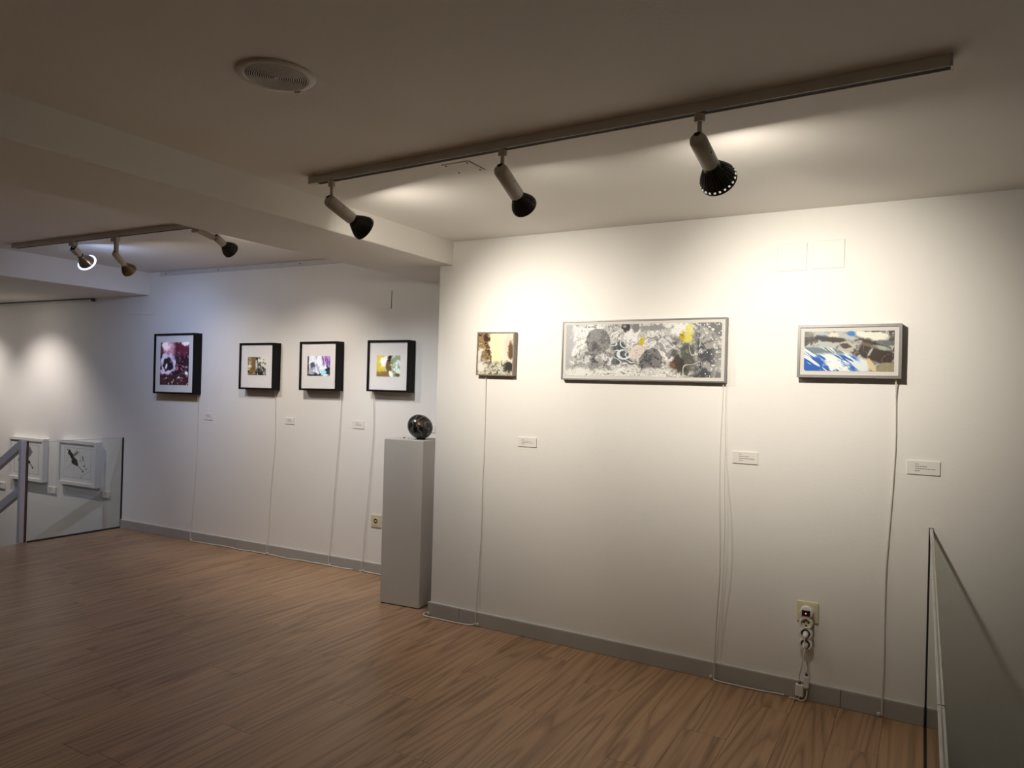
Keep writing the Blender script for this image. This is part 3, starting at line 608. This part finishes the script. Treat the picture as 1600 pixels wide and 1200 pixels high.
wall_label('white label block at the lower right of the diamond ink drawing', lwp(-4.09, .271), AL, .145, .068, (.2, .3, .2), .3, .014)
wall_label('white label block at the lower right of the ink splash drawing', lwp(-3.157, .309), AL, .110, .064, (.2, .4, .5), .2, .014)
wall_label('white label block at the left edge, beyond the handrail', lwp(-5.055, .238), AL, .125, .07, (.2, .4), .3, .014)

# ------------------------------------------------------------------ cords
def pic_cord(pic, pts, r=.0028, n=7):
    inv = (Matrix.Translation(pic.location) @ pic.rotation_euler.to_matrix().to_4x4()).inverted()
    return MB().tube([inv @ p for p in smoothpath(pts, 8)], r, n).build('power_cord', M['cord'], pic, True)
def cord(name, label, pts, r=.0028, n=7, cat='cord', m='cord', group='white picture cords'):
    o = MB().tube(smoothpath(pts, 8), r, n).build(name, M[m], None, True)
    return tag(o, label, cat, group)
def rwp(x, z, off): return Vector((x, -off, z))
pic_cord(PIC_SMALL, [rwp(*p) for p in ((-2.386, 1.580, .012), (-2.387, 1.45, .006), (-2.387, 1.159, .0045), (-2.392, .85, .006), (-2.392, .596, .0045), (-2.402, .35, .006), (-2.407, .193, .010), (-2.407, .09, .017), (-2.406, .012, .017))])
pic_cord(PIC_WIDE, [rwp(*p) for p in ((-.915, 1.565, .018), (-.917, 1.45, .012), (-.921, 1.249, .020), (-.916, 1.05, .035), (-.908, .881, .045), (-.902, .70, .046), (-.903, .55, .042), (-.914, .343, .032), (-.922, .14, .022), (-.926, .012, .018))])
pic_cord(PIC_WIDE, [rwp(*p) for p in ((-.902, 1.565, .014), (-.902, 1.45, .006), (-.900, 1.25, .008), (-.895, 1.0, .012), (-.890, .80, .014), (-.892, .55, .012), (-.904, .33, .010), (-.914, .14, .018), (-.918, .015, .020))], .0016)
pic_cord(PIC_BLUE, [rwp(*p) for p in ((-.116, 1.60, .03), (-.116, 1.50, .010), (-.113, 1.298, .008), (-.119, 1.10, .007), (-.126, .966, .008), (-.135, .80, .010), (-.140, .693, .012), (-.141, .483, .010), (-.139, .30, .010), (-.141, .12, .016), (-.141, .014, .020))], .0034)
pic_cord(PIC_PURPLE, [lwp(*p) for p in ((-1.840, 1.37, .02), (-1.838, 1.25, .008), (-1.836, .95, .006), (-1.838, .745, .006), (-1.858, .387, .008), (-1.876, .14, .010), (-1.879, .058, .018), (-1.876, .008, .020))])
pic_cord(PIC_BROWN, [lwp(*p) for p in ((-.862, 1.44, .02), (-.861, 1.30, .008), (-.853, .981, .006), (-.882, .591, .008), (-.896, .25, .009), (-.901, .091, .016), (-.904, .008, .020))])
pic_cord(PIC_VIOLET, [lwp(*p) for p in ((-.128, 1.45, .02), (-.127, 1.33, .012), (-.135, 1.075, .014), (-.150, .85, .016), (-.165, .602, .018), (-.190, .22, .016), (-.202, .085, .018), (-.204, .008, .020))])
pic_cord(PIC_YELLOW, [lwp(*p) for p in ((.205, 1.46, .03), (.207, 1.36, .016), (.212, 1.095, .014), (.188, .686, .018), (.160, .34, .018), (.147, .15, .018), (.142, .010, .020))])
fp = []
for k in range(30):
    u = -1.876 + k * (2.25 / 29); fp.append(lwp(u, .0062, .020 + .010 * math.sin(k * 1.7) * (k % 3 == 1) + .006 * math.sin(k * .9)))
cord('floor_cable', 'white cable running on the floor along the left skirting board', fp, .0042, 8, 'cable', 'cord', 'white cables on the floor')
cord('floor_cable', 'white cable looping round the wall corner skirting behind the plinth', [(-2.80, .16, .0062), (-2.806, .06, .0062), (-2.812, .005, .0062), (-2.803, -.030, .0062), (-2.77, -.045, .0062), (-2.66, -.046, .0062), (-2.56, -.044, .0062), (-2.47, -.036, .0062), (-2.43, -.026, .009), (-2.408, -.020, .018)], .0042, 8, 'cable', 'cord', 'white cables on the floor')
cord('floor_cable', 'white cable along the skirting from the wide picture towards the socket strip', [(-.926, -.020, .0062), (-.90, -.034, .0062), (-.80, -.037, .0062), (-.70, -.034, .0062), (-.62, -.024, .0062), (-.575, -.021, .0062)], .0038, 8, 'cable', 'cord', 'white cables on the floor')
def clip(label, p, rz=0.0):
    e = empty('cable_clip', p, rz); tag(e, label, 'cable clip', 'white cable clips')
    MB().bbox((-.007, -.004, -.009), (.007, .004, .009), .002).build('base', M['white_plastic'], e); MB().lathe([(.0035, 0), (.0035, .004), (.001, .006)], (0, -.004, .002), (0, -1, 0), 10).build('nail', M['steel'], e)
clip('white cable clip at the foot of the small taupe picture cord', (-2.394, -.0175, .014))
clip('white cable clip at the foot of the wide grey picture cord', (-.940, -.0175, .014))
clip('white cable clip at the foot of the blue picture cord', (-.155, -.0175, .014))
clip('white cable clip at the end of the skirting board beside the plinth', (-2.772, -.0175, .014))
clip('white cable clip at the foot of the purple print cord', lwp(-1.865, .014, .0175), AL)
clip('white cable clip at the foot of the brown and white print cord', lwp(-.890, .014, .0175), AL)
clip('white cable clip at the foot of the violet print cord', lwp(-.190, .014, .0175), AL)
clip('white cable clip at the foot of the yellow print cord', lwp(.156, .014, .0175), AL)

# ------------------------------------------------------------------ sockets
def socket_plate(label, c, rz, hole=True):
    e = empty('wall_socket', c, rz); tag(e, label, 'socket')
    p = MB().bbox((-.050, -.009, -.051), (.050, -.0003, .051), .003).build('plate', M['cream'], e)
    frame_ring(.078, .078, .0025, -.0115, -.009).build('inner_frame', M['cream'], e)
    MB().bbox((-.036, -.0105, -.036), (.036, -.009, .036), .001).build('insert', M['cream'], e)
    if hole:
        s = MB().lathe([(.024, .0105), (.024, .013), (.0205, .013), (.0195, .011)], (0, 0, 0), (0, -1, 0), 28).build('socket_rim', M['cream'], e, True)
        s2 = MB().lathe([(.0001, .0115), (.0195, .0115)], (0, 0, 0), (0, -1, 0), 28).build('socket_well', M['brown'], e)
        MB().bbox((-.008, -.013, -.004), (.010, -.0116, .006), .0005).build('earth_contact', M['card'], s2)
    return e
socket_plate('cream wall socket beside the plinth', lwp(.258, .418), AL)
socket_plate('cream wall socket holding the white socket strip', (-.478, 0, .434), 0, False)
ss = empty('socket_strip', (-.480, -.0117, 0)); tag(ss, 'white four-gang socket strip plugged in below the blue picture', 'socket strip')
q = MB()
for z in (.437, .386, .335, .284): q.lathe([(.028, 0), (.031, .003), (.031, .030), (.0285, .034)], (0, 0, z), (0, -1, 0), 28, True, False)
q.box((0, -.008, .3605), (.046, .015, .155)); q.build('housing', M['white_plastic'], ss, True)
for k, z in enumerate((.437, .386, .335, .284)):
    if k == 0:
        MB().lathe([(.0285, .034), (.02, .0365), (.0001, .037)], (0, 0, z), (0, -1, 0), 28).build('switch_cap', M['white_plastic'], ss, True)
        sw = MB().bbox((-.019, -.040, z - .014), (.019, -.036, z + .014), .001).build('rocker_switch', M['gasket'], ss)
        MB().lathe([(.0035, 0), (.003, .0012), (.0001, .0016)], (0, -.040, z - .001), (0, -1, 0), 10).build('indicator_light', M['led'], sw)
    else:
        g = MB().lathe([(.0285, .034), (.0225, .034), (.0215, .020)], (0, 0, z), (0, -1, 0), 28).build('socket_rim', M['white_plastic'], ss, True)
        MB().lathe([(.0001, .020), (.0215, .020)], (0, 0, z), (0, -1, 0), 28).build('socket_well', M['cream'] if k == 1 else M['brown'], ss)
        if k == 1:
            for a, b in ((-.0095, .002), (.0095, .002), (0, .014), (0, -.014)): MB().lathe([(.0001, .0214), (.0045, .0214), (.0045, .020)], (a, 0, z + b), (0, -1, 0), 10).build('pin_hole', M['dark'], ss)
for k, (z, bx, by, bz, lab) in enumerate(((.335, -.472, -.034, .098, 'white plug and slim in-line adapter, the one farther from the plinth'), (.284, -.503, -.034, .052, 'white plug and boxy in-line adapter, the one nearer the plinth'))):
    e = empty('power_adapter', (bx, by, 0)); tag(e, lab, 'adapter', 'adapters below the socket strip')
    px, pz = -.480 - bx, z; py = -.0117 - by
    MB().lathe([(.0130, -.004), (.0130, .016), (.0105, .026), (.0055, .034), (.0001, .035)], (px, py - .026, pz), (0, -1, -.25), 18).build('plug', M['white_plastic'], e, True)
    MB().tube(smoothpath([(px, py - .058, pz - .010), (px * .9, py - .066, pz - .045), (px * .6 + (.008 if k == 0 else -.004), py - .052, (pz + bz) / 2), (.006 if k == 0 else 0, -.012, bz + .075), (0, 0, bz + .028)], 8), .0028, 7).build('lead', M['cord'], e, True)
    MB().bbox((-.012 if k == 0 else -.019, -.011, bz - .03), (.012 if k == 0 else .019, .011, bz + .03), .004).build('adapter_body', M['white_plastic'], e)
    MB().lathe([(.0075, 0), (.0065, .014), (.0035, .016)], (0, 0, bz + .030), (0, 0, 1), 12).build('collar', M['rib'], e, True)
    tail = [(0, 0, bz - .03), (-.004, -.006, bz - .042), (-.020, -.012, .010), (-.045, .002, .0065)] if k else [(0, 0, bz - .03), (.004, -.004, .045), (-.002, -.012, .018), (-.020, -.014, .008), (-.042, -.006, .0065)]
    MB().tube(smoothpath(tail, 6), .0028, 7).build('tail_lead', M['cord'], e, True)

# ------------------------------------------------------------------ ceiling speaker
sp = empty('ceiling_speaker', (-1.735, -2.309, H)); tag(sp, 'round ceiling loudspeaker with concentric perforated grille', 'speaker')
MB().lathe([(.116, 0), (.116, .004), (.112, .0075), (.097, .0085), (.094, .006), (.094, 0)], (0, 0, 0), (0, 0, -1), 56).build('rim', M['track'], sp, True)
prof = [(.0001, .0095)]
for k in range(1, 15): prof += [(.0065 * k - .0022, .0055 + .004 * (1 - k / 15)), (.0065 * k - .0012, .0085 + .003 * (1 - k / 15)), (.0065 * k + .0012, .0085 + .003 * (1 - k / 15)), (.0065 * k + .0022, .0055 + .004 * (1 - k / 15))]
prof.append((.0945, .006))
MB().lathe(prof, (0, 0, 0), (0, 0, -1), 56).build('grille', M['grille'], sp)
q = MB(); rg = random.Random(2)
for k in range(2, 15):
    nr = int(7 * k)
    for j in range(nr):
        a = 2 * math.pi * (j + .5 * (k % 2)) / nr; r = .0065 * k - .00325
        q.box((r * math.cos(a), r * math.sin(a), -.0064 - .004 * (1 - k / 15)), (.0036, .0034, .0016), Matrix.Rotation(a, 3, 'Z'))
pf = q.build('perforations', M['dark'], sp); pf['kind'] = 'stuff'
MB().bbox((-.012, -.004, -.012), (.012, .008, 0), .002).build('clip', M['track'], sp, loc=(-.022, .108, 0), rz=.2)

# ------------------------------------------------------------------ tracks
def track(label, a, b, z, w=.034, h=.034):
    a = Vector(a); b = Vector(b); d = (b - a); l = d.length; rz = math.atan2(d.y, d.x)
    e = empty('lighting_track', (a.x, a.y, z), rz); tag(e, label, 'lighting track')
    t = .004
    t = .0022
    q = MB(); q.bbox((.05, -w / 2, -h), (l, -w / 2 + t * 2, 0), .001).bbox((.05, w / 2 - t * 2, -h), (l, w / 2, 0), .001).mm((.05, -w / 2 + t * 2, -.012), (l, w / 2 - t * 2, 0))
    q.build('profile', M['track'], e)
    MB().mm((.05, -w / 2 + t * 2, -h + .0015), (l, w / 2 - t * 2, -.0125)).build('slot', M['dark'], e)
    MB().bbox((0, -w / 2, -h), (.0495, w / 2, 0), .001).build('feed_box', M['track'], e)
    MB().bbox((l + .0005, -w / 2 - .001, -h - .001), (l + .006, w / 2 + .001, 0), .001).build('end_cap', M['steel'], e)
    return e
track('long ivory lighting track in front of the right-hand picture wall', (-2.452, -1.462), (.043, -1.566), H)
track('ivory lighting track on the left ceiling, passing behind the beam', (-6.29, -.882), (-3.36, -.770), H2)
track('ivory lighting track over the stairwell beyond the left edge', (-9.6, -.558), (-7.75, -.486), HS)

# ------------------------------------------------------------------ track lamps
def lamp(label, P, zt, stem, d, L_, rimr, kind='par', color=WARM, flood=1.0, spot=1.0, angle=95, bulb='bulb_warm', slots=False, head='lampblack', adaptor='cup', rimglow=0.0, body_r=.0285, aim=None, arm=(.03, .13, -.055)):
    """P track point (x, y) at height zt (track underside); stem length; d aim; L_ pivot-to-rim"""
    e = empty('track_spotlight', (P[0], P[1], zt)); tag(e, label, 'spotlight', 'track spotlights')
    d = Vector(d).normalized(); aim = Vector(aim).normalized() if aim else d; piv = Vector((0, 0, -stem)) if adaptor != 'arm' else Vector(arm); qd = d.to_track_quat('Z', 'Y')
    if adaptor == 'cup':
        MB().lathe([(.013, -.0005), (.0175, -.002), (.0175, -.022), (.0155, -.027), (.008, -.027)], (0, 0, 0), (0, 0, 1), 20, True, True).build('adaptor', M['lampwhite'], e, True)
        MB().lathe([(.0075, -.02), (.0075, stem + .004)], (0, 0, 0), (0, 0, -1), 14, True, True).build('stem', M['lampwhite'], e, True)
    elif adaptor == 'block':
        MB().bbox((-.045, -.017, -.034), (.022, .017, -.0005), .003).build('adaptor', M['lampwhite'], e)
        MB().bbox((-.012, -.013, -stem - .012), (.012, .013, -.034), .003).build('stem', M['lampwhite'], e)
    else:
        MB().bbox((-.05, -.015, -.034), (.03, .015, -.0005), .003).build('adaptor', M['lampwhite'], e)
        MB().tube([(0, 0, -.018), (piv.x * .08, piv.y * .08, -.022), piv * .6 + Vector((0, 0, -.012)), piv], .019, 4).build('stem', M['lampwhite'], e, True)
    par_l = rimr * 1.42; body_l = L_ - par_l
    if kind == 'box':
        b = MB(); b.box(piv + d * (body_l * .25), (.040, .040, body_l * .8), qd.to_matrix()); b.lathe([(.019, body_l * .6), (.017, body_l + .004)], piv, d, 20, True, True)
        bo = b.build('body', M['lampwhite'], e)
        MB().box(piv + d * (-body_l * .155), (.034, .034, .004), qd.to_matrix()).build('rear_vent', M['dark'], bo)
        MB().lathe([(.022, body_l - .004), (.022, body_l + .016)], piv, d, 20, True, True).build('lamp_holder', M['lampblack'], e, True)
    else:
        r = body_r; back = -.028
        bo = MB().lathe([(.0001, back), (r * .55, back + .002), (r * .86, back + .008), (r, back + .020), (r, body_l - .004), (r * .9, body_l)], piv, d, 28, False, True).build('body', M['lampwhite'], e, True)
        side = (qd @ Vector((1, 0, 0)))
        upv = (Vector((0, 0, 1)) - d * d.z).normalized()
        MB().lathe([(.0001, .0034), (.0108, .0028), (.0114, -.008)], piv + d * (back + .004) + upv * (r * .50), (-d + upv * .55), 16).build('rear_vent', M['dark'], bo)
        to_cam = (Vector((0, CAM_Y, CAM_Z)) - Vector((P[0], P[1], zt))).normalized(); sd = (to_cam - d * to_cam.dot(d)).normalized()
        sd = (sd * .8 + (Vector((0, 0, 1)) - d * d.z).normalized() * .6).normalized()
        MB().lathe([(.0001, r + .001), (.0028, r + .0006), (.003, r - .002)], piv + d * (body_l * .40), sd, 10).build('screw', M['dark'], bo)
    # reflector lamp
    t0 = body_l - .002; rr = rimr
    prof = [(rr * .40, t0), (rr * .44, t0 + par_l * .14), (rr * .54, t0 + par_l * .28), (rr * .80, t0 + par_l * .60), (rr * .95, t0 + par_l * .86), (rr, t0 + par_l * .94), (rr, t0 + par_l), (rr * .92, t0 + par_l), (rr * .88, t0 + par_l * .93)]
    sh = MB().lathe(prof, piv, d, 40, True, False).build('reflector', M[head], e, True)
    q = MB()
    for k in range(28):
        a = 2 * math.pi * k / 28; ra = Vector((math.cos(a), math.sin(a), 0)); ta = Vector((-math.sin(a), math.cos(a), 0))
        pa = [(rr * .47, t0 + par_l * .18), (rr * .805, t0 + par_l * .60), (rr * .965, t0 + par_l * .86)]
        vs = []
        for (pr, pt) in pa:
            for sgn in (-1, 1): vs.append(piv + qd @ (ra * (pr + .0022) + ta * (sgn * .0007) + Vector((0, 0, pt))))
            vs.append(piv + qd @ (ra * (pr - .002) + Vector((0, 0, pt))))
        q.add(vs, [(0, 1, 4, 3), (3, 4, 7, 6), (0, 3, 5, 2), (1, 2, 5, 4), (3, 6, 8, 5), (4, 5, 8, 7)])
    if kind != 'box': q.build('cooling_fins', M['rib'] if head == 'lampblack' else M[head], sh)
    MB().lathe([(.0001, t0 + par_l * .95), (rr * .89, t0 + par_l * .95)], piv, d, 32).build('bulb_face', M[bulb], e)
    if slots:
        q = MB()
        for k in range(22):
            a = 2 * math.pi * (k + .5) / 22; c_ = piv + qd @ Vector((rr * .962 * math.cos(a), rr * .962 * math.sin(a), t0 + par_l * .865))
            q.box(c_, (.0065, .004, .0055), (qd @ Matrix.Rotation(a + math.pi / 2, 3, 'Z').to_quaternion()).to_matrix())
        q.build('light_slots', M['slot'], sh)
    if rimglow:
        MB().lathe([(rr * 1.0, t0 + par_l * .96), (rr * 1.16, t0 + par_l * .985), (rr * 1.16, t0 + par_l * 1.02), (rr * .92, t0 + par_l * 1.03), (rr * .92, t0 + par_l * .97)], piv, d, 40).build('diffuser_ring', M[bulb], e, True)
    # its light
    o = piv + d * (L_ + .012)
    ld = bpy.data.lights.new('lamp_flood', 'AREA'); ld.shape = 'DISK'; ld.size = rr * 1.5; ld.energy = LP['flood'] * flood; ld.color = color
    lo = bpy.data.objects.new('lamp_flood', ld); COL.objects.link(lo); lo.parent = e; lo.location = o; lo.rotation_mode = 'QUATERNION'; lo.rotation_quaternion = (-d).to_track_quat('Z', 'Y')
    sd_ = bpy.data.lights.new('lamp_beam', 'SPOT'); sd_.energy = LP['spot'] * spot; sd_.color = color; sd_.spot_size = math.radians(angle); sd_.spot_blend = 1.0; sd_.shadow_soft_size = rr * .45
    so = bpy.data.objects.new('lamp_beam', sd_); COL.objects.link(so); so.parent = e; so.location = o; so.rotation_mode = 'QUATERNION'; so.rotation_quaternion = (-aim).to_track_quat('Z', 'Y')
    return e
ZT = H - .034
lamp('ivory track spotlight with black finned lamp, over the small taupe picture', (-2.315, -1.468), ZT, .095, (.19, .89, -.42), .206, .0585, angle=80, spot=2.3, flood=.8)
lamp('ivory track spotlight with black finned lamp, middle of the long track', (-1.406, -1.506), ZT, .085, (-.01, .905, -.425), .208, .0520, angle=90, spot=.2, flood=.25, bulb='bulb_dim')
lamp('ivory track spotlight with large black lamp and light slots, nearest the blue picture', (-.648, -1.537), ZT, .092, (.09, .925, -.37), .207, .0640, slots=True, angle=82, spot=2.3, flood=.8)
ZL = H2 - .034
lamp('box-bodied track spotlight with a glowing white ring, at the far end of the left track', (-5.486, -.852), ZL, .055, (-.37, .81, -.46), .165, .060, 'box', COOL, .5, .62, 104, 'bulb_cool', head='chrome', aim=(-.40, .68, -.61), adaptor='block', rimglow=1)
lamp('beige track spotlight with bronze ribbed lamp on a straight stem, left track', (-4.988, -.833), ZL, .13, (-.27, .79, -.54), .170, .052, 'par', WARM2, .25, .66, 90, 'bulb_warm', head='brass', body_r=.021, aim=(-.17, .70, -.69), adaptor='block')
lamp('beige track spotlight with black ribbed lamp peeping under the beam', (-4.14, -.801), ZL, .060, (-.12, .90, -.42), .135, .056, 'par', WARM2, .25, 1.4, 92, 'bulb_warm', body_r=.025, aim=(-.12, .60, -.79), adaptor='arm')
lamp('track spotlight hidden behind the beam at the near end of the left track', (-3.44, -.774), ZL, .030, (.03, .56, -.83), .14, .050, 'par', NEUTRAL, .10, 1.4, 90, 'bulb_neutral')
STW = (1.0, .90, .84)
track('short ivory lighting track above the handrail, beyond the left edge', (-6.5, -2.75), (-5.7, -2.70), H2)
lamp('cool track spotlight aimed at the handrail, beyond the left edge', (-6.35, -2.74), ZL, .085, (-.30, .77, -.58), .19, .056, 'par', (.70, .80, 1.0), .05, 1.1, 44, 'bulb_cool')
lamp('track spotlight over the stairwell, beyond the left edge', (-8.26, -.505), HS - .034, .055, (.02, .60, -.80), .18, .056, 'par', STW, .30, 1.0, 98, 'bulb_warm')
lamp('second track spotlight over the stairwell, farther beyond the left edge', (-9.45, -.552), HS - .034, .055, (.0, .60, -.80), .18, .056, 'par', STW, .30, 1.0, 98, 'bulb_warm')
